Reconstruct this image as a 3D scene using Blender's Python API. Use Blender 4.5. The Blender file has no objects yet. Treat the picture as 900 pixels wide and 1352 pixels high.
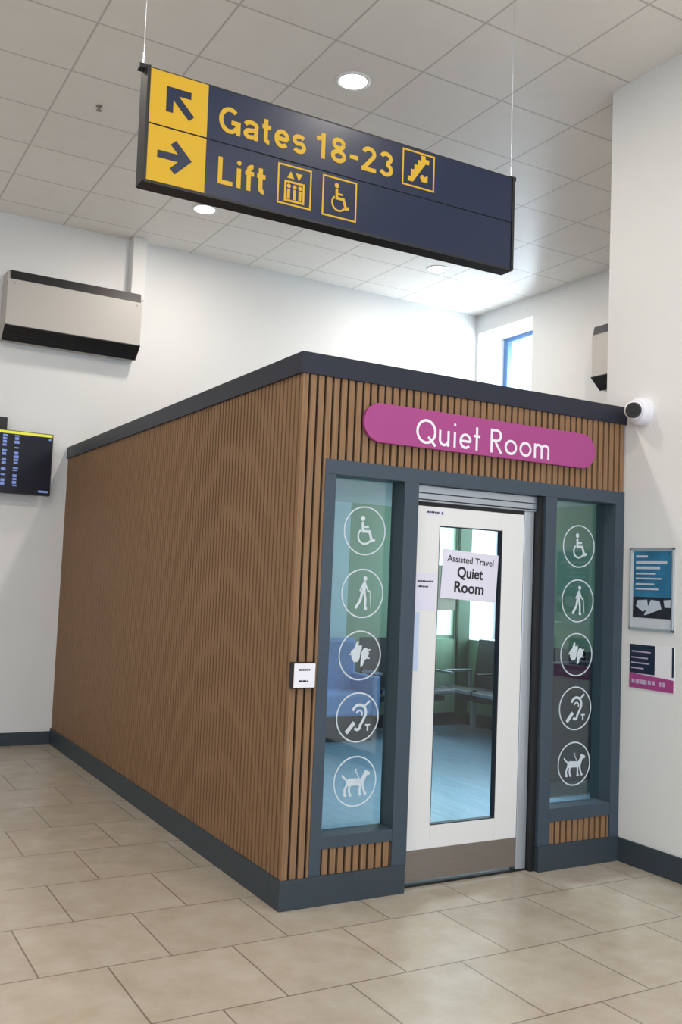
import bpy, bmesh, math, random
from mathutils import Vector, Matrix
random.seed(4)
S = bpy.context.scene
COL = S.collection
PI = math.pi

# ------------------------------------------------------------------ camera
CX, CY, CZ = -2.0676, -4.0444, 1.55
YAW, PIT, ROL, FPX = 0.5187, 0.0727, 0.0414, 1248.09
cp, sp, cy, sy = math.cos(PIT), math.sin(PIT), math.cos(YAW), math.sin(YAW)
f_ = Vector((sy*cp, cy*cp, sp)); r0 = Vector((cy, -sy, 0)); u0 = r0.cross(f_)
r_ = r0*math.cos(ROL) + u0*math.sin(ROL); u_ = -r0*math.sin(ROL) + u0*math.cos(ROL)
cam = bpy.data.cameras.new('camera'); co = bpy.data.objects.new('camera', cam); COL.objects.link(co)
cam.sensor_fit = 'HORIZONTAL'; cam.sensor_width = 36; cam.lens = FPX/900*36; cam.clip_start = .05
co.matrix_world = Matrix(((r_.x, u_.x, -f_.x, CX), (r_.y, u_.y, -f_.y, CY), (r_.z, u_.z, -f_.z, CZ), (0, 0, 0, 1)))
S.camera = co

# ------------------------------------------------------------------ world, daylight, exposure
W = bpy.data.worlds.new('overcast'); S.world = W; W.use_nodes = True
bg = W.node_tree.nodes['Background']; bg.inputs[0].default_value = (.80, .90, 1, 1); bg.inputs[1].default_value = 2.2

def area(name, loc, rot, sx, sy_, power, col, spread=PI):
    l = bpy.data.lights.new(name, 'AREA'); l.shape = 'RECTANGLE'; l.size = sx; l.size_y = sy_
    l.energy = power; l.color = col; l.spread = spread
    o = bpy.data.objects.new(name, l); COL.objects.link(o); o.location = loc; o.rotation_euler = rot
    return o
# daylight through the tall side window, and through the glazed front behind the camera
area('window_daylight', (5.25, 4.1, 3.3), (0, PI/2, 0), 2.0, .9, 85, (.86, .94, 1))
area('low_window_daylight', (5.25, 4.1, 1.67), (0, PI/2, 0), 1.3, .9, 55, (.80, .93, 1))
area('back_window_daylight', (4.16, 5.15, 1.62), (-PI/2, 0, 0), .5, 1.3, 14, (.84, .96, 1))
area('front_glazing_daylight', (-1.5, -8.9, 1.4), (PI/2, 0, 0), 7, 2.2, 205, (.62, .80, 1))
LAMP_W = 24
S.view_settings.view_transform = 'Standard'; S.view_settings.look = 'None'
S.view_settings.exposure = 0.0; S.view_settings.gamma = 1; S.view_settings.use_curve_mapping = False

# ------------------------------------------------------------------ materials
def lin(c):
    return tuple((v/12.92 if v <= .04045 else ((v+.055)/1.055)**2.4) for v in (x/255 for x in c)) + (1,)
def mat(name, rgb, rough=.6, metal=0, spec=.5, noise=0, nscale=8, bump=0, bscale=200, stretch=None):
    m = bpy.data.materials.new(name); m.use_nodes = True; nt = m.node_tree; b = nt.nodes['Principled BSDF']
    c = lin(rgb)
    b.inputs['Base Color'].default_value = c; b.inputs['Roughness'].default_value = rough
    b.inputs['Metallic'].default_value = metal; b.inputs['Specular IOR Level'].default_value = spec
    tc = nt.nodes.new('ShaderNodeTexCoord')
    mp = nt.nodes.new('ShaderNodeMapping'); nt.links.new(tc.outputs['Object'], mp.inputs[0])
    if stretch: mp.inputs['Scale'].default_value = stretch
    if noise:
        n = nt.nodes.new('ShaderNodeTexNoise'); n.inputs['Scale'].default_value = nscale; n.inputs['Detail'].default_value = 5
        nt.links.new(mp.outputs[0], n.inputs['Vector'])
        r = nt.nodes.new('ShaderNodeValToRGB'); nt.links.new(n.outputs['Fac'], r.inputs[0])
        r.color_ramp.elements[0].position = .3; r.color_ramp.elements[1].position = .7
        r.color_ramp.elements[0].color = tuple(v*(1-noise) for v in c[:3])+(1,)
        r.color_ramp.elements[1].color = tuple(min(1, v*(1+noise)) for v in c[:3])+(1,)
        nt.links.new(r.outputs[0], b.inputs['Base Color'])
    if bump:
        n = nt.nodes.new('ShaderNodeTexNoise'); n.inputs['Scale'].default_value = bscale
        nt.links.new(mp.outputs[0], n.inputs['Vector'])
        bp = nt.nodes.new('ShaderNodeBump'); bp.inputs['Strength'].default_value = bump; bp.inputs['Distance'].default_value = .002
        nt.links.new(n.outputs['Fac'], bp.inputs['Height']); nt.links.new(bp.outputs[0], b.inputs['Normal'])
    return m
def emit(name, rgb, s):
    m = bpy.data.materials.new(name); m.use_nodes = True; b = m.node_tree.nodes['Principled BSDF']
    b.inputs['Base Color'].default_value = lin(rgb); b.inputs['Emission Color'].default_value = lin(rgb); b.inputs['Emission Strength'].default_value = s
    return m
def glass(name, tint, refl=.0, rough=0.02):
    m = bpy.data.materials.new(name); m.use_nodes = True; nt = m.node_tree; nt.nodes.clear()
    o = nt.nodes.new('ShaderNodeOutputMaterial'); t = nt.nodes.new('ShaderNodeBsdfTransparent'); t.inputs[0].default_value = tint+(1,)
    g = nt.nodes.new('ShaderNodeBsdfGlossy'); g.inputs['Roughness'].default_value = rough
    fr = nt.nodes.new('ShaderNodeFresnel'); fr.inputs[0].default_value = 1.45
    ge = nt.nodes.new('ShaderNodeNewGeometry'); io = nt.nodes.new('ShaderNodeMapRange')   # same reflectance from both sides of the pane
    io.inputs['To Min'].default_value = 1.45; io.inputs['To Max'].default_value = 1/1.45
    nt.links.new(ge.outputs['Backfacing'], io.inputs['Value']); nt.links.new(io.outputs[0], fr.inputs[0])
    ad = nt.nodes.new('ShaderNodeMath'); ad.operation = 'ADD'; ad.inputs[1].default_value = refl; ad.use_clamp = True
    mx = nt.nodes.new('ShaderNodeMixShader')
    nt.links.new(fr.outputs[0], ad.inputs[0]); nt.links.new(ad.outputs[0], mx.inputs[0])
    nt.links.new(t.outputs[0], mx.inputs[1]); nt.links.new(g.outputs[0], mx.inputs[2]); nt.links.new(mx.outputs[0], o.inputs[0])
    return m
def grid_mat(name, base, line, w, h, off, shift, mortar, rough, spec, var, nvar, bumpd, swap=False, rough_var=0):
    m = bpy.data.materials.new(name); m.use_nodes = True; nt = m.node_tree; b = nt.nodes['Principled BSDF']; L = nt.links
    tc = nt.nodes.new('ShaderNodeTexCoord'); mp = nt.nodes.new('ShaderNodeMapping'); mp.inputs['Location'].default_value = shift
    L.new(tc.outputs['Object'], mp.inputs[0])
    br = nt.nodes.new('ShaderNodeTexBrick'); L.new(mp.outputs[0], br.inputs['Vector'])
    br.offset = off; br.offset_frequency = 2; br.squash = 1; br.inputs['Scale'].default_value = 1
    br.inputs['Brick Width'].default_value = w; br.inputs['Row Height'].default_value = h
    br.inputs['Mortar Size'].default_value = mortar; br.inputs['Mortar Smooth'].default_value = .1; br.inputs['Bias'].default_value = 0
    c = lin(base); k1 = tuple(v*(1-var) for v in c[:3])+(1,); k2 = tuple(min(1, v*(1+var)) for v in c[:3])+(1,)
    br.inputs['Color1'].default_value = k1; br.inputs['Color2'].default_value = k2; br.inputs['Mortar'].default_value = lin(line)
    n = nt.nodes.new('ShaderNodeTexNoise'); n.inputs['Scale'].default_value = 5.5; n.inputs['Detail'].default_value = 6; n.inputs['Roughness'].default_value = .65
    L.new(tc.outputs['Object'], n.inputs['Vector'])
    r = nt.nodes.new('ShaderNodeValToRGB'); L.new(n.outputs['Fac'], r.inputs[0])
    r.color_ramp.elements[0].position = .32; r.color_ramp.elements[1].position = .68
    r.color_ramp.elements[0].color = (1-nvar, 1-nvar*1.25, 1-nvar*1.6, 1); r.color_ramp.elements[1].color = (1, 1, 1, 1)
    mx = nt.nodes.new('ShaderNodeMix'); mx.data_type = 'RGBA'; mx.blend_type = 'MULTIPLY'; mx.inputs[0].default_value = 1
    L.new(br.outputs['Color'], mx.inputs[6]); L.new(r.outputs[0], mx.inputs[7]); L.new(mx.outputs[2], b.inputs['Base Color'])
    b.inputs['Roughness'].default_value = rough; b.inputs['Specular IOR Level'].default_value = spec
    bp = nt.nodes.new('ShaderNodeBump'); bp.invert = True; bp.inputs['Strength'].default_value = .6; bp.inputs['Distance'].default_value = bumpd
    L.new(br.outputs['Fac'], bp.inputs['Height']); L.new(bp.outputs[0], b.inputs['Normal'])
    return m

M = {}
M['wall'] = mat('wall_paint', (228, 228, 227), .7, spec=.3, noise=.015, nscale=2)
M['ceil'] = grid_mat('ceiling_tiles', (240, 234, 226), (200, 194, 186), .615, .615, 0, (-1.055, -.02, 0), .007, .4, .4, .02, .03, .002)
M['floor'] = grid_mat('floor_tiles', (190, 181, 168), (136, 126, 114), .53, .53, .5, (.63, -.24, 0), .0038, .33, .45, .04, .2, .002)
M['anth'] = mat('anthracite_paint', (62, 74, 86), .45, spec=.4)
M['trim'] = mat('dark_trim_metal', (38, 41, 54), .45, spec=.35)
M['skirt'] = mat('skirting_vinyl', (56, 66, 73), .5, spec=.35)
M['wood'] = mat('oak_slats', (138, 106, 77), .6, spec=.3, noise=.17, nscale=3, stretch=(30, 30, 1.2))
M['felt'] = mat('black_felt', (38, 33, 30), .95, spec=.1)
M['pink'] = mat('magenta_acrylic', (166, 68, 132), .35, spec=.4)
M['white'] = mat('white_vinyl', (236, 234, 240), .5)
M['vinyl'] = mat('frosted_white_film', (226, 234, 238), .6); M['vinyl'].node_tree.nodes['Principled BSDF'].inputs['Alpha'].default_value = .72
M['door'] = mat('door_paint', (226, 224, 222), .4, spec=.4)
M['steel'] = mat('brushed_steel', (150, 142, 136), .38, metal=.75, noise=.05, nscale=6, stretch=(1, 1, 40))
M['alu'] = mat('aluminium', (190, 196, 204), .35, metal=.6)
M['black'] = mat('black_plastic', (22, 22, 24), .5)
M['navy'] = mat('sign_navy', (28, 38, 62), .3, spec=.4)
M['yellow'] = mat('sign_yellow', (200, 158, 32), .5, spec=.35)
M['beige'] = mat('heater_beige', (190, 185, 179), .5)
M['paper'] = mat('paper', (222, 218, 232), .8)
M['ink'] = mat('ink', (40, 38, 44), .8)
M['glass'] = glass('tinted_glass', (.88, .945, .94), .05)
M['glass_door'] = glass('door_glass', (.90, .95, .95), .0)
M['glass_clear'] = glass('window_glass', (.93, .97, 1))
M['green'] = mat('green_panel_paint', (146, 176, 146), .7, spec=.3)
M['pale'] = mat('pale_blue_panel', (206, 232, 238), .6)
M['bluefab'] = mat('blue_fabric', (116, 158, 216), .9, noise=.08, nscale=30)
M['vinylfloor'] = mat('blue_grey_wood_vinyl', (132, 160, 182), .3, spec=.5, noise=.16, nscale=2, stretch=(12, 1.2, 1))
M['seatblack'] = mat('black_upholstery', (26, 30, 38), .6)
M['lining'] = mat('pod_ceiling', (196, 204, 204), .7)
M['lampglow'] = emit('lamp_diffuser', (255, 250, 240), 7)
M['lightring'] = mat('lamp_ring', (235, 235, 235), .4)

# ------------------------------------------------------------------ helpers
def tag(o, label=None, cat=None, group=None, kind=None):
    if label: o['label'] = label
    if cat: o['category'] = cat
    if group: o['group'] = group
    if kind: o['kind'] = kind
    return o
def empty(name, loc=(0, 0, 0), rot=(0, 0, 0)):
    o = bpy.data.objects.new(name, None); COL.objects.link(o); o.location = loc; o.rotation_euler = rot; o.empty_display_size = .1
    return o
def obj(name, bm, m, parent=None, smooth=False, bevel=0, loc=None, rot=None):
    bmesh.ops.recalc_face_normals(bm, faces=bm.faces)
    me = bpy.data.meshes.new(name); bm.to_mesh(me); bm.free(); me.materials.append(m)
    if smooth:
        for p in me.polygons: p.use_smooth = True
    o = bpy.data.objects.new(name, me); COL.objects.link(o)
    if parent: o.parent = parent
    if loc: o.location = loc
    if rot: o.rotation_euler = rot
    if bevel:
        md = o.modifiers.new('bevel', 'BEVEL'); md.width = bevel; md.segments = 2; md.limit_method = 'ANGLE'
    return o
def box(bm, x0, x1, y0, y1, z0, z1):
    v = [bm.verts.new((x, y, z)) for x in (x0, x1) for y in (y0, y1) for z in (z0, z1)]
    for f in ((0, 1, 3, 2), (4, 6, 7, 5), (0, 4, 5, 1), (2, 3, 7, 6), (0, 2, 6, 4), (1, 5, 7, 3)):
        bm.faces.new([v[i] for i in f])
def B(*boxes):
    bm = bmesh.new()
    for b in boxes: box(bm, *b)
    return bm
def cyl(bm, p0, p1, r0, r1=None, n=20):
    p0 = Vector(p0); p1 = Vector(p1); r1 = r0 if r1 is None else r1; d = (p1-p0).normalized()
    a = d.orthogonal().normalized(); b = d.cross(a); A = []; Bv = []
    for i in range(n):
        t = 2*PI*i/n; k = a*math.cos(t)+b*math.sin(t); A.append(bm.verts.new(p0+k*r0)); Bv.append(bm.verts.new(p1+k*r1))
    for i in range(n): bm.faces.new((A[i], A[(i+1) % n], Bv[(i+1) % n], Bv[i]))
    bm.faces.new(A[::-1]); bm.faces.new(Bv)
    return bm
def prism_x(bm, prof, x0, x1):          # profile in (y,z) extruded along x
    a = [bm.verts.new((x0, y, z)) for y, z in prof]; b = [bm.verts.new((x1, y, z)) for y, z in prof]; n = len(prof)
    for i in range(n): bm.faces.new((a[i], a[(i+1) % n], b[(i+1) % n], b[i]))
    bm.faces.new(a[::-1]); bm.faces.new(b)
    return bm
# flat artwork facing -y: polygons and strokes in (x,z), thickness t behind y=0 .. front at -t
JIT = [0]
def fpoly(bm, pts, t):
    JIT[0] = (JIT[0]+1) % 7; t += .00012*JIT[0]      # overlapping strokes never share a face plane
    a = [bm.verts.new((x, -t, z)) for x, z in pts]; b = [bm.verts.new((x, 0, z)) for x, z in pts]; n = len(pts)
    for i in range(n): bm.faces.new((a[i], a[(i+1) % n], b[(i+1) % n], b[i]))
    f = bm.faces.new(a); f2 = bm.faces.new(b[::-1]); f.normal_update(); f2.normal_update(); bmesh.ops.triangulate(bm, faces=[f, f2])
def fline(bm, pts, w, t, closed=False):
    JIT[0] = (JIT[0]+1) % 7; t += .00012*JIT[0]
    P = [Vector(p) for p in pts]; n = len(P); Lf = []; Rt = []
    for i in range(n):
        if closed: a, c = P[i-1], P[(i+1) % n]
        else: a, c = P[max(i-1, 0)], P[min(i+1, n-1)]
        d1 = (P[i]-a); d2 = (c-P[i])
        if d1.length < 1e-7: d1 = d2
        if d2.length < 1e-7: d2 = d1
        d1 = d1.normalized(); d2 = d2.normalized(); d = (d1+d2)
        d = d.normalized() if d.length > 1e-4 else d1
        nrm = Vector((-d.y, d.x)); c_ = max(.5, nrm.dot(Vector((-d1.y, d1.x))))
        Lf.append(P[i]+nrm*w/2/c_); Rt.append(P[i]-nrm*w/2/c_)
    V = [[bm.verts.new((q.x, yy, q.y)) for q in side] for side in (Lf, Rt) for yy in (-t, 0)]
    for i in range(n if closed else n-1):
        j = (i+1) % n
        bm.faces.new((V[0][i], V[0][j], V[2][j], V[2][i])); bm.faces.new((V[1][i], V[3][i], V[3][j], V[1][j]))
        bm.faces.new((V[0][i], V[1][i], V[1][j], V[0][j])); bm.faces.new((V[2][i], V[2][j], V[3][j], V[3][i]))
    if not closed:
        for i in (0, n-1): bm.faces.new((V[0][i], V[2][i], V[3][i], V[1][i]))
def arc(cx, cz, rx, rz, a0, a1, n=14):
    return [(cx+rx*math.cos(math.radians(a0+(a1-a0)*i/n)), cz+rz*math.sin(math.radians(a0+(a1-a0)*i/n))) for i in range(n+1)]
def disc(bm, cx, cz, r, t, n=16): fpoly(bm, arc(cx, cz, r, r, 0, 360*(n-1)/n, n-1), t)
def rect(bm, x0, x1, z0, z1, t): fpoly(bm, [(x0, z0), (x1, z0), (x1, z1), (x0, z1)], t)

def glyph(ch, w, xh):                   # cap height 1, strokes; returns advance width and list of strokes / dots
    h = w/2; o = []
    X = xh-h
    if ch == 'G': return .80, [arc(.40, .5, .40-h, .5-h, 48, 352, 22), [(.80-h, .44), (.46, .44)], [(.80-h, .44+h), (.80-h, 0)]]
    if ch == 'a': return .60, [arc(.28, X-.17, .22, .17, 165, 20, 8)+[(.56-h, X-.2), (.56-h, 0)],
                               arc(.25, h+.13, .25-h, .13+.0, 80, 280, 10)+[(.36, h+.02), (.56-h, .16)], [(.25, .26+h), (.56-h, .30+h)]]
    if ch == 't': return .36, [[(.14, .96), (.14, .16+h)]+arc(.26, h+.10, .12, .10, 180, 280, 6), [(0, X), (.33, X)]]
    if ch == 'T': return .34, [[(.16, .96), (.16, 0)], [(0, X), (.33, X)]]
    if ch == 'e': return .60, [[(.60-h, xh/2), (.02+h, xh/2)], arc(.30, xh/2, .30-h, xh/2-h, 0, 318, 22)]
    if ch == 's': return .54, [arc(.27, X-.15, .20, .15, 30, 250, 10)[:]+arc(.27, h+.15, .20, .17, 70, -150, 12)]
    if ch == '1': return .50, [[(.40-h, 0), (.40-h, 1)], [(.06, .74), (.28, .80), (.40-h, .97)]]
    if ch == '8': return .60, [arc(.30, .75, .25-h*.8, .25-h, 0, 360, 18), arc(.30, .27, .30-h, .27-h, 0, 360, 20)]
    if ch == '-': return .40, [[(.04, .40), (.36, .40)]]
    if ch == '2': return .60, [arc(.29, .72, .29-h, .28-h, 170, -30, 14)+[(h+.03, .05+h)], [(0, h), (.58, h)]]
    if ch == '3': return .60, [arc(.28, .74, .24-h*.6, .26-h, 165, -80, 14), arc(.29, .28, .29-h, .28-h, 90, -165, 16)]
    if ch == 'L': return .58, [[(h, 1), (h, 0)], [(h, h), (.56, h)]]
    if ch == 'i': return .22+w*.2, [[(.11, xh), (.11, 0)], ('dot', .11, .94, h*1.05)]
    if ch == 'f': return .36, [[(.14, 0), (.14, .78)]+arc(.28, .80, .14, .20-h, 180, 80, 6), [(0, X), (.34, X)]]
    if ch == 'Q': return .98, [arc(.48, .5, .48-h, .5-h, 0, 360, 30), [(.58, .30), (.93, -.05)]]
    if ch == 'u': return .56, [[(h, xh), (h, .26)]+arc(.26, .26, .26-h, .26-h, 180, 360, 12)+[(.52-h, xh)], [(.52-h, .3), (.52-h, 0)]]
    if ch == 'R': return .62, [[(h, 0), (h, 1)], [(h, 1-h), (.30, 1-h)]+arc(.30, .73, .27-h, .27-h, 90, -90, 12)+[(h, .46+h)], [(.24, .48), (.56, 0)]]
    if ch == 'o': return .66, [arc(.32, xh/2, .32-h, xh/2-h, 0, 360, 26)]
    if ch == 'm': return .92, [[(h, xh), (h, 0)], arc(.235, xh-.22, .235-h, .22-h, 180, 0, 10)+[(.47-h, 0)], arc(.235+.47-w, xh-.22, .235-h, .22-h, 180, 0, 10)+[(.94-w*1.5, 0)]]
    return .3, []
def text_strokes(bm, s, x0, x1, z0, cap, w, xh, gap, t):
    adv = 0; items = []
    for ch in s:
        g, st = glyph(ch, w, xh); items.append((adv, st)); adv += g+gap
    adv -= gap; k = (x1-x0)/(adv*cap)
    for a, st in items:
        for p in st:
            if p and p[0] == 'dot': 
                disc(bm, x0+(a+p[1])*cap*k, z0+p[2]*cap, p[3]*cap, t)
            elif p: fline(bm, [(x0+(a+x)*cap*k, z0+z*cap) for x, z in p], w*cap, t)
def bfont(name, s, x, z, size, m, parent, y=0, off=0, rot=(PI/2, 0, 0), align='LEFT', width=None, ex=.0004):
    c = bpy.data.curves.new(name, 'FONT'); c.body = s; c.size = size; c.extrude = ex; c.offset = off; c.align_x = align; c.resolution_u = 3
    tmp = bpy.data.objects.new('tmp', c); COL.objects.link(tmp)
    dg = bpy.context.evaluated_depsgraph_get(); me = bpy.data.meshes.new_from_object(tmp.evaluated_get(dg)); bpy.data.objects.remove(tmp)
    me.name = name; me.materials.clear(); me.materials.append(m)
    if width:
        xs = [v.co.x for v in me.vertices]; k = width/(max(xs)-min(xs))
        for v in me.vertices: v.co.x *= k
    o = bpy.data.objects.new(name, me); COL.objects.link(o); o.location = (x, y, z); o.rotation_euler = rot; o.parent = parent
    return o
def faint_line(x0, x1, z, h, parent, y):   # a line of print too small to read: uneven word-like dashes
    bm = bmesh.new(); x = x0
    while x < x1-.003:
        w = min(random.uniform(.008, .020), x1-x); box(bm, x, x+w, y-.0004, y, z-h*.4, z+h*random.uniform(.35, .6)); x += w+.0025
    return obj('lettering', bm, M['ink'], parent)
def struct(name, bm, m, **k): return tag(obj(name, bm, m, **k), kind='structure')
def wall_boxes_y(x0, x1, y0, y1, z0, z1, holes):   # wall running along y with holes (ya,yb,za,zb)
    out = []; ys = sorted({y0, y1} | {h for a in holes for h in a[:2]}); 
    for a, b in zip(ys, ys[1:]):
        hs = [h for h in holes if h[0] <= a and h[1] >= b]
        z = z0
        for h in sorted(hs, key=lambda q: q[2]):
            if h[2] > z: out.append((x0, x1, a, b, z, h[2]))
            z = h[3]
        if z < z1: out.append((x0, x1, a, b, z, z1))
    return out

# ------------------------------------------------------------------ room shell
C = 4.6956; D = 4.62; XS = 4.60; XR = 2.184
struct('floor', B((-7.2, 5.2, -9.2, 5.0, -.1, 0)), M['floor'])
struct('ceiling', B((-7.2, 5.2, -9.2, 5.0, C, C+.1)), M['ceil'])
WY0, WY1, WZ0, WZ1 = 3.65, 4.585, .95, 4.475
struct('wall_side', B(*wall_boxes_y(XS, XS+.5, .16, D, 0, C, [(WY0, WY1, WZ0, WZ1)])), M['wall'])
# back wall with the low frosted window inside the pod
wb = [(-7.2, 3.90, D, D+.25, 0, C), (4.42, 5.1, D, D+.25, 0, C), (3.90, 4.42, D, D+.25, 0, .95), (3.90, 4.42, D, D+.25, 2.3, C)]
struct('wall_back', B(*wb), M['wall'])
struct('wall_right', B((XR, XR+.3, -9.2, .16, 0, C)), M['wall'])
struct('wall_recess', B((XR+.3, XS+.5, -.09, .16, 0, C)), M['wall'])
struct('wall_left', B((-7.2, -7, -9.2, D, 0, C)), M['wall'])
struct('wall_front', B((-7, XR, -9.2, -9, 0, .8), (-7, XR, -9.2, -9, 3.8, C), (-7, -5.5, -9.2, -9, .8, 3.8), (1.6, XR, -9.2, -9, .8, 3.8)), M['wall'])
struct('baseboard_back', B((-7, -.012, D-.014, D, 0, .112)), M['skirt'], bevel=.003)
struct('baseboard_right', B((XR-.014, XR, -9, -.012, 0, .135)), M['skirt'], bevel=.003)
# tall window in the side wall
w1 = struct('window_1', B((4.98, 5.04, WY0, WY0+.05, WZ0, WZ1), (4.98, 5.04, WY1-.07, WY1, WZ0, WZ1), (4.98, 5.04, WY0+.05, WY1-.07, WZ1-.05, WZ1),
                          (4.98, 5.04, WY0+.05, WY1-.07, WZ0, WZ0+.05), (4.98, 5.04, WY0+.05, WY1-.07, 2.52, 2.58)), mat('window_frame_blue', (92, 128, 176), .5))
obj('pane', B((5.005, 5.011, WY0+.04, WY1-.06, WZ0+.04, WZ1-.04)), M['glass_clear'], w1)
w2 = struct('window_2', B((3.90, 4.42, D+.01, D+.05, .95, .99), (3.90, 4.42, D+.01, D+.05, 2.26, 2.3), (3.90, 3.92, D+.01, D+.05, .99, 2.26), (4.40, 4.42, D+.01, D+.05, .99, 2.26)), M['green'])
obj('pane', B((3.91, 4.41, D+.025, D+.03, .97, 2.28)), glass('frosted_glass', (.86, .93, .92), 0), w2)
# boxed conduit above the heater
struct('trim_1', B((.455, .585, D-.12, D, 4.1, C)), M['wall'], bevel=.004)

# ------------------------------------------------------------------ the quiet room pod
pod = empty('quiet_room_pod', (0, 0, 0))
tag(pod, 'wood-slatted room within the hall, with dark trim, glazed front and white door', 'cabin')
PITCH = .0437
def slats_front(x0, x1, z0, z1, yf=0, yb=.012):
    bm = bmesh.new(); n0 = math.floor(x0/PITCH)
    for i in range(n0, math.ceil(x1/PITCH)+1):
        a, b = max(x0, i*PITCH+.0), min(x1, i*PITCH+.0305)
        if b-a > .003: box(bm, a, b, yf, yb, z0, z1)
    return bm
bm = bmesh.new(); n = int(4.6/PITCH)
for i in range(n+1):
    a = .0+i*PITCH
    box(bm, -.0, .012, a, min(a+.0305, D), .13, 2.56)
obj('side_slats', bm, M['wood'], pod)
obj('side_backing', B((.012, .035, .012, D, .13, 2.56)), M['felt'], pod)
obj('side_lining', B((.035, .06, .02, D-.02, 0, 2.5)), M['green'], pod)
FX0, FX1, FZ = .143, XR-.002, 2.147
bm = slats_front(.0131, XR-.002, FZ-.02, 2.56)
n0 = bm
for i in range(0, 4):
    a, b = max(.0131, i*PITCH), min(FX0, i*PITCH+.0305)
    if b-a > .003: box(bm, a, b, 0, .012, .13, FZ-.02)
obj('front_slats', bm, M['wood'], pod)
obj('front_backing', B((.013, XR-.002, .012, .04, FZ-.02, 2.56), (.013, FX0+.01, .012, .04, .13, FZ-.02)), M['felt'], pod)
obj('front_lining', B((.06, XS, .125, .155, 2.075, 2.5), (.06, .2, .125, .155, 0, 2.075)), M['green'], pod)
for x0, x1 in ((.2, .672), (1.655, 2.11)):
    obj('slat_infill', slats_front(x0, x1, .125, .26, .006, .018), M['wood'], pod)
    obj('infill_backing', B((x0, x1, .018, .05, .12, .27)), M['felt'], pod)
# anthracite frame
FD = .12
obj('window_frame', B((FX0, .205, -.004, FD, .13, 2.073), (FX0, FX1, -.004, FD, 2.073, FZ), (.612, .70, -.004, FD, .13, 2.073), (1.569, 1.65, -.004, FD, .13, 2.073),
                      (2.112, FX1, -.004, .158, .13, 2.073), (.205, .612, -.002, FD, .262, .322), (1.65, 2.112, -.002, FD, .262, .335)), M['anth'], pod, bevel=.002)
obj('skirting', B((-.012, .012, .1, D, 0, .139), (-.012, .69, -.012, .1, 0, .139), (1.569, XR-.002, -.012, .1, 0, .139)), M['skirt'], pod, bevel=.002)
obj('top_trim', B((-.014, .03, .03, D, 2.552, 2.657), (-.014, XR-.001, -.012, .03, 2.552, 2.657)), M['trim'], pod, bevel=.002)
obj('roof', B((.03, XS, .03, D, 2.50, 2.60)), M['felt'], pod)
obj('ceiling_panel', B((.06, XS, .155, D-.01, 2.38, 2.40)), M['lining'], pod)
obj('floor_covering', B((.06, XS, .12, D-.01, .001, .004)), M['vinylfloor'], pod)
obj('back_lining', B((2.98, 3.90, D-.03, D-.005, .1, 2.38), (.06, 2.3, D-.03, D-.005, .1, 2.38), (3.90, 4.42, D-.03, D-.005, .1, .95), (3.90, 4.42, D-.03, D-.005, 2.3, 2.38)), M['green'], pod)
obj('side_wall_lining', B(*wall_boxes_y(XS-.02, XS-.002, .2, D-.03, .1, 2.38, [(WY0, WY1, WZ0, 2.38)])), M['green'], pod)
obj('wall_panel', B((2.3, 2.98, D-.035, D-.005, .1, 2.38)), M['pale'], pod)
obj('inner_skirting', B((.06, XS-.002, D-.045, D-.03, 0, .14), (XS-.035, XS-.02, .2, D-.04, 0, .14)), M['trim'], pod)
obj('corner_post', B((4.425, XS-.021, D-.06, D-.005, .1, 2.38)), mat('dark_green_paint', (58, 84, 58), .6), pod)
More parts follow.
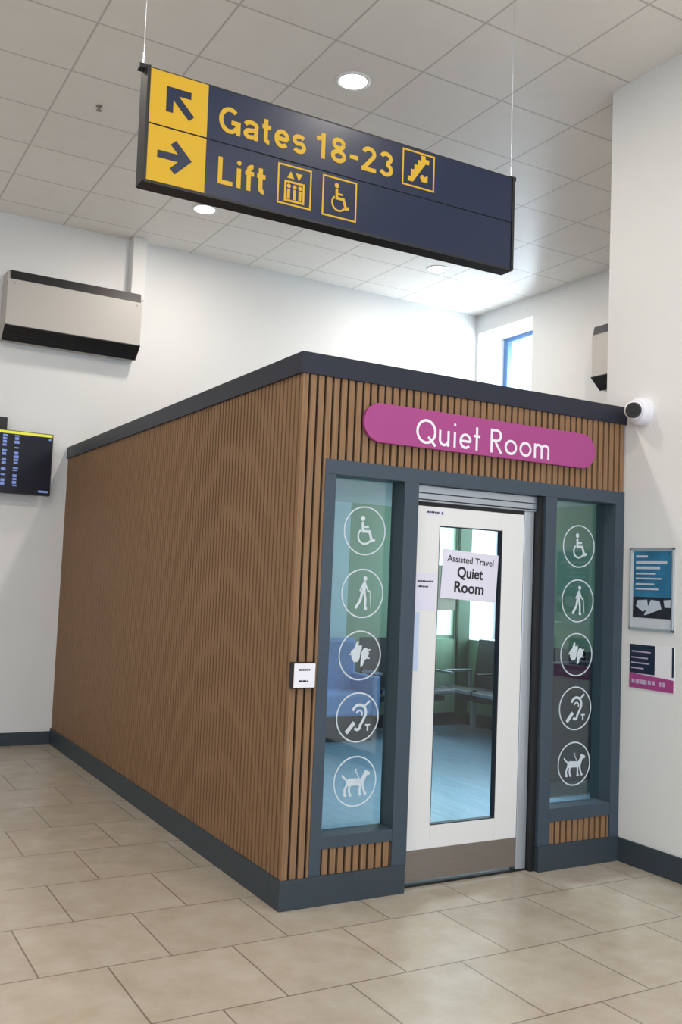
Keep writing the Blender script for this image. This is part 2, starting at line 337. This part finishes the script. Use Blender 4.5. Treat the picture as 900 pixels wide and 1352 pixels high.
# pictograms
def picto(kind, bm, t):
    if kind == 0:     # wheelchair user
        disc(bm, -.12, .55, .115, t)
        fline(bm, [(-.12, .40), (-.10, -.02), (.24, -.02), (.38, -.42), (.54, -.36)], .13, t); fline(bm, [(-.10, .18), (.20, .18)], .09, t)
        fline(bm, arc(-.0, -.24, .34, .34, 130, 330, 16), .085, t)
    if kind == 1:     # walker with a cane
        disc(bm, .12, .66, .10, t)
        fpoly(bm, [(.02, .52), (.16, .54), (.16, .10), (-.04, .05)], t)
        fline(bm, [(0, .12), (-.10, -.30), (-.34, -.66)], .13, t); fline(bm, [(.08, .12), (.16, -.25), (.16, -.66), (.26, -.66)], .12, t)
        fline(bm, [(.12, .45), (.28, .12), (.38, .10)], .07, t); fline(bm, [(.38, .12), (.46, -.62)], .035, t); fline(bm, [(.04, .45), (-.14, .10)], .07, t)
    if kind == 2:     # pair of signing hands
        fpoly(bm, [(-.48, .18), (-.30, .30), (-.26, .42), (-.18, .62), (-.10, .60), (-.10, .40), (.06, .46), (.10, .30), (.02, .20), (.0, -.10), (-.10, -.28), (-.30, -.30), (-.42, -.14)], t)
        fpoly(bm, [(.08, .18), (.22, .34), (.36, .30), (.46, .10), (.40, -.10), (.24, -.22), (.16, -.44), (.04, -.50), (.04, -.26), (.06, -.04)], t)
        fline(bm, [(.36, .2), (.52, .26)], .06, t); fline(bm, [(-.4, .1), (-.56, .02)], .06, t); fline(bm, [(.30, -.1), (.5, -.14)], .06, t)
    if kind == 3:     # ear with a bar and a T
        fline(bm, arc(.08, .20, .34, .34, 165, -40, 16)+[(.26, -.18), (.14, -.36)]+arc(-.0, -.40, .14, .14, 10, -150, 8), .12, t)
        fline(bm, arc(.08, .14, .15, .15, 170, -30, 8), .07, t)
        fline(bm, [(-.56, -.66), (-.16, -.22)], .18, t); fline(bm, [(.36, .50), (.60, .70)], .10, t)
        fline(bm, [(.40, -.34), (.66, -.34)], .07, t); fline(bm, [(.53, -.34), (.53, -.60)], .08, t)
    if kind == 4:     # assistance dog in harness
        fpoly(bm, [(-.44, .06), (-.30, .14), (.28, .10), (.42, .30), (.46, .46), (.62, .42), (.76, .34), (.72, .24), (.58, .22), (.50, .02), (.42, -.16), (.24, -.20), (-.12, -.18), (-.30, -.22), (-.46, -.14)], t)
        fline(bm, [(-.42, .06), (-.62, .22), (-.68, .30)], .08, t)
        for a in ([(-.38, -.1), (-.52, -.34), (-.50, -.58), (-.42, -.58)], [(-.26, -.16), (-.30, -.38), (-.24, -.58), (-.16, -.58)], [(.26, -.1), (.24, -.58), (.34, -.58)], [(.38, -.1), (.44, -.36), (.52, -.56), (.60, -.56)]):
            fline(bm, a, .10, t)
        fline(bm, [(.22, .08), (-.02, .52), (.08, .50)], .04, t); fline(bm, [(.14, .1), (.26, -.18)], .035, t)
pl = ['white wheelchair user pictogram in a circle', 'white walker with cane pictogram in a circle', 'white signing hands pictogram in a circle', 'white ear pictogram in a circle', 'white assistance dog pictogram in a circle']
for (x0, x1, z0, z1, xc, lab) in ((.205, .612, .322, 2.073, .436, 'left'), (1.65, 2.112, .335, 2.073, 1.911, 'right')):
    pane = obj('window_pane', B((x0-.0, x1+.0, .088, .094, z0, z1)), M['glass'], pod)
    for k, zc in enumerate((1.81, 1.491, 1.178, .868, .551)):
        bm = bmesh.new(); t = .0006
        tmp = bmesh.new(); fline(tmp, [(x*.122, z*.122) for x, z in arc(0, 0, 1, 1, 0, 360*39/40, 39)], .007, t, True)
        me = bpy.data.meshes.new('t'); tmp.to_mesh(me); tmp.free(); bm.from_mesh(me)
        tmp = bmesh.new(); picto(k, tmp, .006)
        for v in tmp.verts: v.co.x *= .115; v.co.z *= .115; v.co.y *= .1
        me = bpy.data.meshes.new('t'); tmp.to_mesh(me); tmp.free(); bm.from_mesh(me)
        o = obj('pictogram', bm, M['vinyl'], pane, loc=(xc, .0875, zc)); o['label'] = pl[k]
# door
door = obj('door', B((.71, .877, .05, .09, .03, 1.962), (1.306, 1.458, .05, .09, .03, 1.962), (.877, 1.306, .05, .09, .03, .302), (.877, 1.306, .05, .09, 1.864, 1.962)), M['door'], pod, bevel=.002)
door['label'] = 'white glazed door'
obj('door_glass', B((.877, 1.306, .068, .074, .302, 1.864)), M['glass_door'], door)
obj('kick_plate', B((.712, 1.456, .046, .05, .032, .187)), M['steel'], door)
obj('glazing_bead', B((.877, .882, .052, .088, .302, 1.864), (1.301, 1.306, .052, .088, .302, 1.864), (.877, 1.306, .052, .088, .302, .307), (.877, 1.306, .052, .088, 1.859, 1.864)), M['trim'], door)
obj('door_frame', B((1.466, 1.535, .055, .11, 0, 1.985), (.70, 1.545, .045, .11, 1.985, 2.071)), M['alu'], pod, bevel=.003)
obj('door_head_rail', B((.70, 1.54, .040, .046, 1.993, 1.999), (.70, 1.54, .040, .046, 2.028, 2.033)), M['trim'], pod)
obj('door_shade_and_threshold', B((.70, 1.535, .07, .1, 1.962, 1.985), (1.538, 1.5685, .02, .115, 0, 2.071), (.70, 1.569, .052, .12, .001, .012)), M['black'], pod)  # upright box paints the post side's shade black; others are head gap and threshold

# ------------------------------------------------------------------ magenta room sign
s = empty('room_sign', (1.125, -.0, 2.355)); tag(s, 'magenta pill-shaped sign reading Quiet Room above the door', 'sign')
bm = bmesh.new(); R_ = .1; L_ = .787
fpoly(bm, arc(L_-R_, 0, R_, R_, -90, 90, 14)+arc(-L_+R_, 0, R_, R_, 90, 270, 14), .022)
obj('board', bm, M['pink'], s, bevel=.002, loc=(0, -.006, 0))
for a in (-.6, .6): obj('standoff', cyl(bmesh.new(), (a, 0, 0), (a, -.008, 0), .02), M['steel'], s)
for wd, x0, x1 in (('QuieT', .652, 1.068), ('Room', 1.138, 1.570)):
    bm = bmesh.new(); text_strokes(bm, wd, x0-1.125, x1-1.125, -.078, .130, .105, .64, .11, .001)
    obj('lettering', bm, M['white'], s, loc=(0, -.028, 0))

# ------------------------------------------------------------------ hanging direction sign
hs = empty('direction_sign', (.07, -.25, 3.452), (0, -.0085, 0))
tag(hs, 'navy and yellow hanging sign reading Gates 18-23 and Lift, hung on thin wires', 'sign')
HW = .995
for z0, z1 in ((.0055, .243), (-.243, -.0055+.006)):
    obj('panel', B((-HW+.01, HW-.01, 0, .075, z0, z1)), M['navy'], hs, bevel=.0015)
    obj('arrow_panel', B((-HW+.004, -.725, -.003, .0, z0+.001, z1-.001)), M['yellow'], hs)
obj('frame', B((-HW-.006, -HW+.009, -.006, .09, -.252, .252), (HW-.009, HW+.006, -.006, .09, -.252, .252), (-HW, HW, -.004, .085, -.256, -.243), (-HW, HW, .0, .085, .243, .249), (-HW, HW, .004, .07, -.0, .006)), M['black'], hs, bevel=.001)
for sx in (-1, 1):
    b = obj('bracket', B((sx*(HW+.012)-.022, sx*(HW+.012)+.022, .02, .06, .245, .265)), M['black'], hs)
    obj('suspension_wire', cyl(cyl(bmesh.new(), (sx*(HW+.012), .04, .26), (sx*(HW+.012), .04, C-3.452-.0085*sx), .0013, n=8), (sx*(HW+.012), .04, .26), (sx*(HW+.012), .04, .32), .007, n=10), M['alu'], hs)
# arrows
def arrow(cx, cz, ang, L, w):
    bm = bmesh.new(); c, s_ = math.cos(math.radians(ang)), math.sin(math.radians(ang)); h = w/2
    T = lambda p: (cx+p[0]*c-p[1]*s_, cz+p[0]*s_+p[1]*c)
    fline(bm, [T((-L, 0)), T((L-.03, 0))], w, .001)
    fline(bm, [T((L-.022-L*.82, L*.82)), T((L-.022, 0)), T((L-.022-L*.82, -L*.82))], w, .001)
    obj('arrow', bm, M['navy'], hs, loc=(0, -.003, 0))
arrow(-.855, .125, 135, .082, .032); arrow(-.865, -.120, 0, .077, .032)
for wd, x0, x1, z0, cap in (('Gates', -.601, -.168, .053, .119), ('18-23', -.122, .315, .06, .122), ('Lift', -.595, -.362, -.182, .121)):
    bm = bmesh.new(); text_strokes(bm, wd, x0-.07, x1-.07, z0, cap, .165, .74, .10, .0012)
    obj('lettering', bm, M['yellow'], hs)
def frame_sq(bm, x0, x1, z0, z1, w=.008): fline(bm, [(x0, z0), (x1, z0), (x1, z1), (x0, z1)], w, .0012, True)
bm = bmesh.new()     # escalator
frame_sq(bm, .298, .482, .05, .226); fline(bm, [(.328, .085), (.352, .085), (.425, .19), (.452, .19)], .024, .0012)
for k in range(4): q = k/4; rect(bm, .345+q*.08, .37+q*.08, .10+q*.11, .135+q*.11, .0012)
fpoly(bm, [(.405, .085), (.445, .085), (.445, .125)], .0012); disc(bm, .415, .105, .014, .0012)
obj('pictogram', bm, M['yellow'], hs)['label'] = 'escalator symbol in a square outline'
bm = bmesh.new()     # lift
frame_sq(bm, -.372, -.206, -.198, -.018)
frame_sq(bm, -.336, -.242, -.18, -.092, .010)
for x in (-.318, -.288, -.26): disc(bm, x, -.112, .010, .0012); fline(bm, [(x, -.125), (x, -.172)], .015, .0012)
fpoly(bm, [(-.328, -.075), (-.292, -.075), (-.310, -.042)], .0012); fpoly(bm, [(-.286, -.045), (-.250, -.045), (-.268, -.078)], .0012)
obj('pictogram', bm, M['yellow'], hs)['label'] = 'lift symbol in a square outline'
bm = bmesh.new()     # wheelchair
frame_sq(bm, -.14, .038, -.202, -.016)
tmp = bmesh.new(); picto(0, tmp, .0012)
for v in tmp.verts: v.co.x = v.co.x*.105-.055; v.co.z = v.co.z*.105-.108
me = bpy.data.meshes.new('t'); tmp.to_mesh(me); tmp.free(); bm.from_mesh(me)
obj('pictogram', bm, M['yellow'], hs)['label'] = 'wheelchair symbol in a square outline'

# ------------------------------------------------------------------ wall heaters / air units
def air_unit(loc, rz, w, label):
    e = empty('air_conditioner', loc, (0, 0, rz)); tag(e, label, 'air conditioner', 'wall-mounted air units')
    d = -.23
    obj('casing', prism_x(bmesh.new(), [(0, 0), (-.10, 0), (d, .10), (d, .52), (d+.02, .59), (0, .6)], 0, w), M['beige'], e, bevel=.006)
    bm = bmesh.new()
    prism_x(bm, [(d-.005, .515), (d+.012, .594), (d+.05, .602), (d+.05, .56), (d+.01, .515)], .02, w-.015)
    obj('top_grille', bm, M['black'], e)
    bm = bmesh.new(); prism_x(bm, [(-.11, -.006), (d-.004, .102), (d-.004, .112), (d+.01, .112), (-.09, .002)], .0, w-.0)
    for k in range(5):
        q = k/5; y = -.11+(d+.11)*q; z = -.006+.108*q
        prism_x(bm, [(y-.006, z), (y-.012, z+.012), (y, z+.012), (y, z+.002)], .02, w-.02)
    obj('bottom_grille', bm, M['black'], e)
    for a in (-.006, w): obj('end_cap', B((a, a+.006, -.2, -.01, .11, .5)), M['beige'], e, bevel=.002)
    for a in (.06, w-.05): obj('screw', cyl(bmesh.new(), (a, d, .48), (a, d-.004, .48), .008, n=10), M['steel'], e)
    return e
air_unit((-.665, D-.002, 3.53), 0, 1.20, 'beige air unit with black grilles high on the back wall, left of the pod')
air_unit((XS-.002, 2.53, 3.475), -PI/2, 1.20, 'beige air unit on the side wall, mostly hidden behind the right wall')

# ------------------------------------------------------------------ flight information screen
tv = empty('information_screen', (-.172, D, 2.465)); tag(tv, 'black information display with yellow top band on the back wall at left edge', 'screen')
obj('housing', B((-.92, 0, -.14, -.08, -.275, .275)), M['black'], tv, bevel=.004)
obj('display', B((-.91, -.01, -.143, -.14, -.265, .245)), mat('display_black', (18, 20, 34), .2), tv)
obj('header_band', B((-.91, -.01, -.145, -.14, .245, .268)), emit('yellow_band', (214, 216, 60), .35), tv)
random.seed(2); st_ = emit('screen_text', (110, 130, 190), .45)
for cxx in (-.31, -.41, -.52, -.64, -.76):
    z = .235; bm = bmesh.new()
    while z > -.21:
        hgt = random.choice((.012, .018, .024))
        box(bm, cxx-.022+random.uniform(0, .006), cxx+.022-random.uniform(0, .008), -.1455, -.143, z-hgt, z); z -= hgt+random.choice((.006, .008, .03))
    obj('text_column', bm, st_, tv)
obj('corner_logo', B((-.105, -.02, -.1455, -.143, -.25, -.232)), st_, tv); obj('clock', B((-.04, -.02, -.1455, -.143, .215, .232)), st_, tv)
obj('mounting_bracket', B((-.8, -.39, -.09, 0, .26, .39), (-.65, -.4, -.08, 0, -.1, .27)), M['black'], tv, bevel=.004)

# ------------------------------------------------------------------ things on the right wall (local: facing -x, local x runs to -y)
def on_right(name, y, z): return empty(name, (XR, y, z), (0, 0, -PI/2))
p = on_right('poster_frame', -.224, 1.575); tag(p, 'silver snap frame with blue poster on the right wall', 'poster')
obj('frame', B((-.16, -.148, -.014, 0, -.238, .238), (.148, .16, -.014, 0, -.238, .238), (-.16, .16, -.014, 0, .224, .238), (-.16, .16, -.014, 0, -.238, -.222)), M['alu'], p, bevel=.002)
obj('backing', B((-.15, .15, -.006, 0, -.23, .23)), mat('poster_white', (200, 206, 212), .5), p)
pm = mat('poster_teal', (42, 112, 150), .5, noise=.35, nscale=7)
bm = bmesh.new(); rect(bm, -.135, .147, -.045, .218, .001); obj('print', bm, pm, p, loc=(0, -.006, 0))
bm = bmesh.new(); rect(bm, -.135, .147, -.165, -.045, .001); obj('photo_strip', bm, mat('poster_dark', (34, 34, 48), .5, noise=.6, nscale=18), p, loc=(0, -.006, 0))
bm = bmesh.new()
for (a, b, z, hh) in ((-.115, -.03, .19, .008), (-.115, .11, .155, .010), (-.115, .06, .125, .010), (-.115, .03, .09, .006), (-.115, .07, .062, .006), (-.115, .02, .03, .006), (-.115, .05, .002, .006), (.06, .065, -.205, .008)):
    rect(bm, a, b, z-hh, z+hh*.6, .0035)
fpoly(bm, [(-.10, -.065), (-.03, -.06), (-.02, -.11), (-.06, -.13), (-.11, -.10)], .0035); fpoly(bm, [(.0, -.06), (.06, -.065), (.075, -.11), (.03, -.125), (-.01, -.14), (-.05, -.15)], .0035); fpoly(bm, [(.09, -.06), (.14, -.055), (.14, -.1), (.10, -.1)], .0035)
obj('lettering', bm, mat('poster_print_white', (190, 200, 214), .6), p, loc=(0, -.006, 0))
q = on_right('notice_board', -.230, 1.13); tag(q, 'small navy and white notice with magenta strip below the poster', 'notice')
obj('panel', B((-.16, .16, -.004, 0, -.125, .125)), M['white'], q)
bm = bmesh.new(); rect(bm, -.16, .025, -.04, .125, .001); obj('navy_block', bm, M['navy'], q, loc=(0, -.004, 0)); bm = bmesh.new(); rect(bm, .147, .16, -.04, .125, .001); obj('navy_edge', bm, M['navy'], q, loc=(0, -.004, 0))
bm = bmesh.new(); fpoly(bm, [(-.16, -.125), (.16, -.125), (.16, -.055), (-.16, -.04)], .0014); obj('magenta_strip', bm, M['pink'], q, loc=(0, -.004, 0))
bm = bmesh.new()
for z, w in ((.085, .14), (.05, .12), (.02, .13), (-.01, .09)): rect(bm, -.145, -.145+w, z-.004, z+.003, .0035)
for a, b in ((-.14, -.12), (-.11, -.085), (-.075, -.03), (-.02, .0), (.01, .03), (.06, .075), (.085, .1)): rect(bm, a, b, -.098, -.074, .0035)
obj('lettering', bm, mat('notice_print', (190, 170, 200), .6), q, loc=(0, -.004, 0))

# security camera
c = empty('dome_camera', (XR, -.13, 2.615)); tag(c, 'white dome security camera with dark lens on the right wall at pod corner', 'camera')
obj('base', cyl(cyl(bmesh.new(), (0, 0, 0), (-.045, 0, 0), .082, .080, 32), (-.045, 0, 0), (-.062, 0, 0), .080, .066, 32), M['white'], c, smooth=False)
bm = bmesh.new(); bmesh.ops.create_uvsphere(bm, u_segments=28, v_segments=16, radius=.056)
obj('eyeball', bm, M['white'], c, smooth=True, loc=(-.072, 0, 0))
dirv = Vector((-.72, -.55, -.12)).normalized()
a0 = Vector((-.072, 0, 0))
obj('lens', cyl(cyl(bmesh.new(), a0+dirv*.035, a0+dirv*.061, .046, .040, 24), a0+dirv*.06, a0+dirv*.066, .018, .016, 20), M['black'], c)

# access panel on the corner
k = empty('call_panel', (.055, 0, 1.094)); tag(k, 'small square white access panel on the slats beside the left window', 'panel')
obj('back_box', B((-.062, .062, -.038, 0, -.062, .062)), M['black'], k, bevel=.003)
obj('face_plate', B((-.055, .058, -.041, -.038, -.056, .058)), M['white'], k, bevel=.001)
faint_line(-.032, .030, .028, .010, k, -.0411); faint_line(-.030, .022, -.026, .010, k, -.0411)

# notices on the door
n1 = obj('paper_notice', B((-.188, .188, -.001, 0, -.131, .131)), M['paper'], loc=(1.100, .0672, 1.604), rot=(0, .055, 0)); tag(n1, 'white paper notice reading Assisted Travel Quiet Room taped to the door glass', 'notice')
bfont('lettering', 'Assisted Travel', 0, .068, .048, M['ink'], n1, -.0014, off=.0006, align='CENTER', width=.315)
bfont('lettering', 'Quiet', 0, -.012, .082, M['ink'], n1, -.0014, off=.0022, align='CENTER', width=.175)
bfont('lettering', 'Room', 0, -.092, .082, M['ink'], n1, -.0014, off=.0022, align='CENTER', width=.2)
tag(obj('paper_sheet', B((.880, 1.012, .0748, .0756, 1.416, 1.655)), mat('grey_sheet', (196, 200, 190), .8)), 'plain grey sheet taped inside the door glass behind the white notice', 'notice')
n2 = obj('paper_label', B((.712, .862, .0485, .0497, 1.415, 1.61)), M['paper']); tag(n2, 'small white paper label with two lines on the door stile by the left post', 'label')
faint_line(.745, .845, 1.566, .010, n2, .0484); faint_line(.745, .815, 1.538, .010, n2, .0484)
tag(obj('blue_label', B((.712, .765, .0485, .0497, 1.10, 1.405)), mat('pale_blue_paper', (196, 208, 232), .7)), 'narrow pale blue sticker on the door edge below the small paper label', 'label')
n3 = obj('door_sticker', B((.785, .905, .0485, .0497, 1.918, 1.948)), M['paper']); tag(n3, 'tiny lettered sticker at the top left corner of the door', 'label')
faint_line(.792, .87, 1.932, .010, n3, .0484); faint_line(.885, .893, 1.930, .016, n3, .0484)

# ------------------------------------------------------------------ inside the pod
def beam_seating(n, loc, rz, label, sw=.55):
    e = empty('beam_seating', loc, (0, 0, rz)); tag(e, label, 'bench')
    W_ = n*sw
    obj('beam', B((0, W_, -.30, -.22, .33, .38)), M['trim'], e, bevel=.004)
    for i in range(n):
        x = i*sw
        obj('seat', prism_x(bmesh.new(), [(-.06, .40), (-.46, .435), (-.50, .42), (-.50, .46), (-.46, .485), (-.06, .45)], x+.025, x+sw-.025), M['seatblack'], e, bevel=.008)
        obj('backrest', prism_x(bmesh.new(), [(-.09, .43), (-.02, .97), (.02, .965), (-.04, .42)], x+.025, x+sw-.025), M['seatblack'], e, bevel=.008)
        obj('seat_edge', B((x+.02, x+sw-.02, -.515, -.498, .43, .465)), M['alu'], e, bevel=.003)
    for i in range(n+1):
        x = min(max(i*sw, .02), W_-.02)
        obj('armrest', B((x-.018, x+.018, -.45, -.10, .62, .645), (x-.012, x+.012, -.14, -.10, .36, .62)), M['alu'] if i % 2 == 0 else M['black'], e, bevel=.004)
    for x in (sw*.5, W_-sw*.5):
        obj('leg', B((x-.025, x+.025, -.29, -.24, .03, .34), (x-.025, x+.025, -.46, -.04, 0, .035)), M['alu'], e, bevel=.004)
    return e
beam_seating(4, (4.53, 4.32, .004), -PI/2, 'black beam seating row under the bright window, seen through the door glass')
beam_seating(2, (3.06, 4.47, .004), 0, 'two black beam seats against the green back wall, seen through left pane', .46)
ch = empty('armchair', (2.66, 4.2, .004)); tag(ch, 'blue upholstered armchair with dark base, seen through the left pane', 'armchair')
obj('back', B((-.34, .32, .16, .30, .24, .96)), M['bluefab'], ch, bevel=.03)
obj('seat', B((-.28, .26, -.30, .18, .24, .46)), M['bluefab'], ch, bevel=.03)
for x in (-.34, .26): obj('arm', B((x, x+.08, -.30, .18, .24, .62)), M['bluefab'], ch, bevel=.02)
obj('base', B((-.30, .28, -.26, .26, 0, .24)), M['trim'], ch, bevel=.01)
bn = empty('settle', (3.75, 1.42, .004)); tag(bn, 'dark high-backed settle seen from behind through the right pane', 'bench')
obj('back', B((-.90, .7, -.04, .04, .10, 1.0)), M['trim'], bn, bevel=.01)
obj('seat', B((-.90, .7, .04, .50, .36, .46)), M['seatblack'], bn, bevel=.02)
for x in (-.88, .62): obj('leg', B((x, x+.05, -.03, .03, 0, .12)), M['black'], bn); obj('leg', B((x, x+.05, .42, .48, 0, .37)), M['black'], bn)
# unseen ceiling panel added to brighten the inside of the pod
pp = empty('added_panel_light', (2.2, 1.5, 2.38)); tag(pp, 'unseen square white panel added in the pod ceiling to light its inside', 'lamp')
obj('frame', B((-.30, .30, -.30, -.27, -.012, 0), (-.30, .30, .27, .30, -.012, 0), (-.30, -.27, -.3, .3, -.012, 0), (.27, .30, -.3, .3, -.012, 0)), M['lightring'], pp)
obj('diffuser', B((-.27, .27, -.27, .27, -.008, 0)), emit('added_panel_glow', (240, 250, 255), 3), pp)
al = area('added_fill_light', (2.2, 1.5, 2.36), (0, 0, 0), .52, .52, 42, (.84, .95, 1), 2.2)

# ------------------------------------------------------------------ ceiling downlights
def downlight(x, y, label, group=None):
    e = empty('ceiling_downlight', (x, y, C)); tag(e, label, 'ceiling light', group)
    bm = bmesh.new(); n = 32
    prof = [(.088, 0), (.112, 0), (.112, -.004), (.100, -.010), (.088, -.006)]
    rings = [[bm.verts.new((r*math.cos(2*PI*i/n), r*math.sin(2*PI*i/n), z)) for i in range(n)] for r, z in prof]
    for a in range(len(prof)):
        A, Bq = rings[a], rings[(a+1) % len(prof)]
        for i in range(n): bm.faces.new((A[i], A[(i+1) % n], Bq[(i+1) % n], Bq[i]))
    obj('rim', bm, M['lightring'], e)
    obj('diffuser', cyl(bmesh.new(), (0, 0, -.001), (0, 0, -.005), .090, n=32), M['lampglow'], e)
    l = bpy.data.lights.new('downlight_glow', 'AREA'); l.shape = 'DISK'; l.size = .18; l.energy = LAMP_W; l.color = (1, .92, .83)
    o = bpy.data.objects.new('downlight_glow', l); COL.objects.link(o); o.parent = e; o.location = (0, 0, -.012)
    return e
downlight(.752, .968, 'largest round downlight, in the ceiling just above the hanging sign')
downlight(.756, 3.487, 'round downlight below the left half of the hanging sign, near the back wall')
downlight(3.26, 3.55, 'round downlight in the ceiling corner below the right half of the hanging sign')
for x, y in ((-1.75, .97), (-1.75, -1.6), (.75, -1.6), (-1.75, -4.2), (.75, -4.2), (-4.3, -1.6), (-4.3, 1.0), (-4.3, -4.2), (3.4, 1.2), (-1.75, -6.8), (-4.3, -6.8)):
    downlight(x, y, 'round white downlight outside the picture', 'downlights outside the picture')
sp_ = empty('sprinkler_head', (-.513, 2.215, C)); tag(sp_, 'tiny dark sprinkler head in the ceiling left of the hanging sign', 'sprinkler')
obj('plate', cyl(bmesh.new(), (0, 0, 0), (0, 0, -.005), .022), M['steel'], sp_)
obj('nozzle', cyl(cyl(bmesh.new(), (0, 0, -.005), (0, 0, -.03), .008), (0, 0, -.03), (0, 0, -.033), .018), M['steel'], sp_)
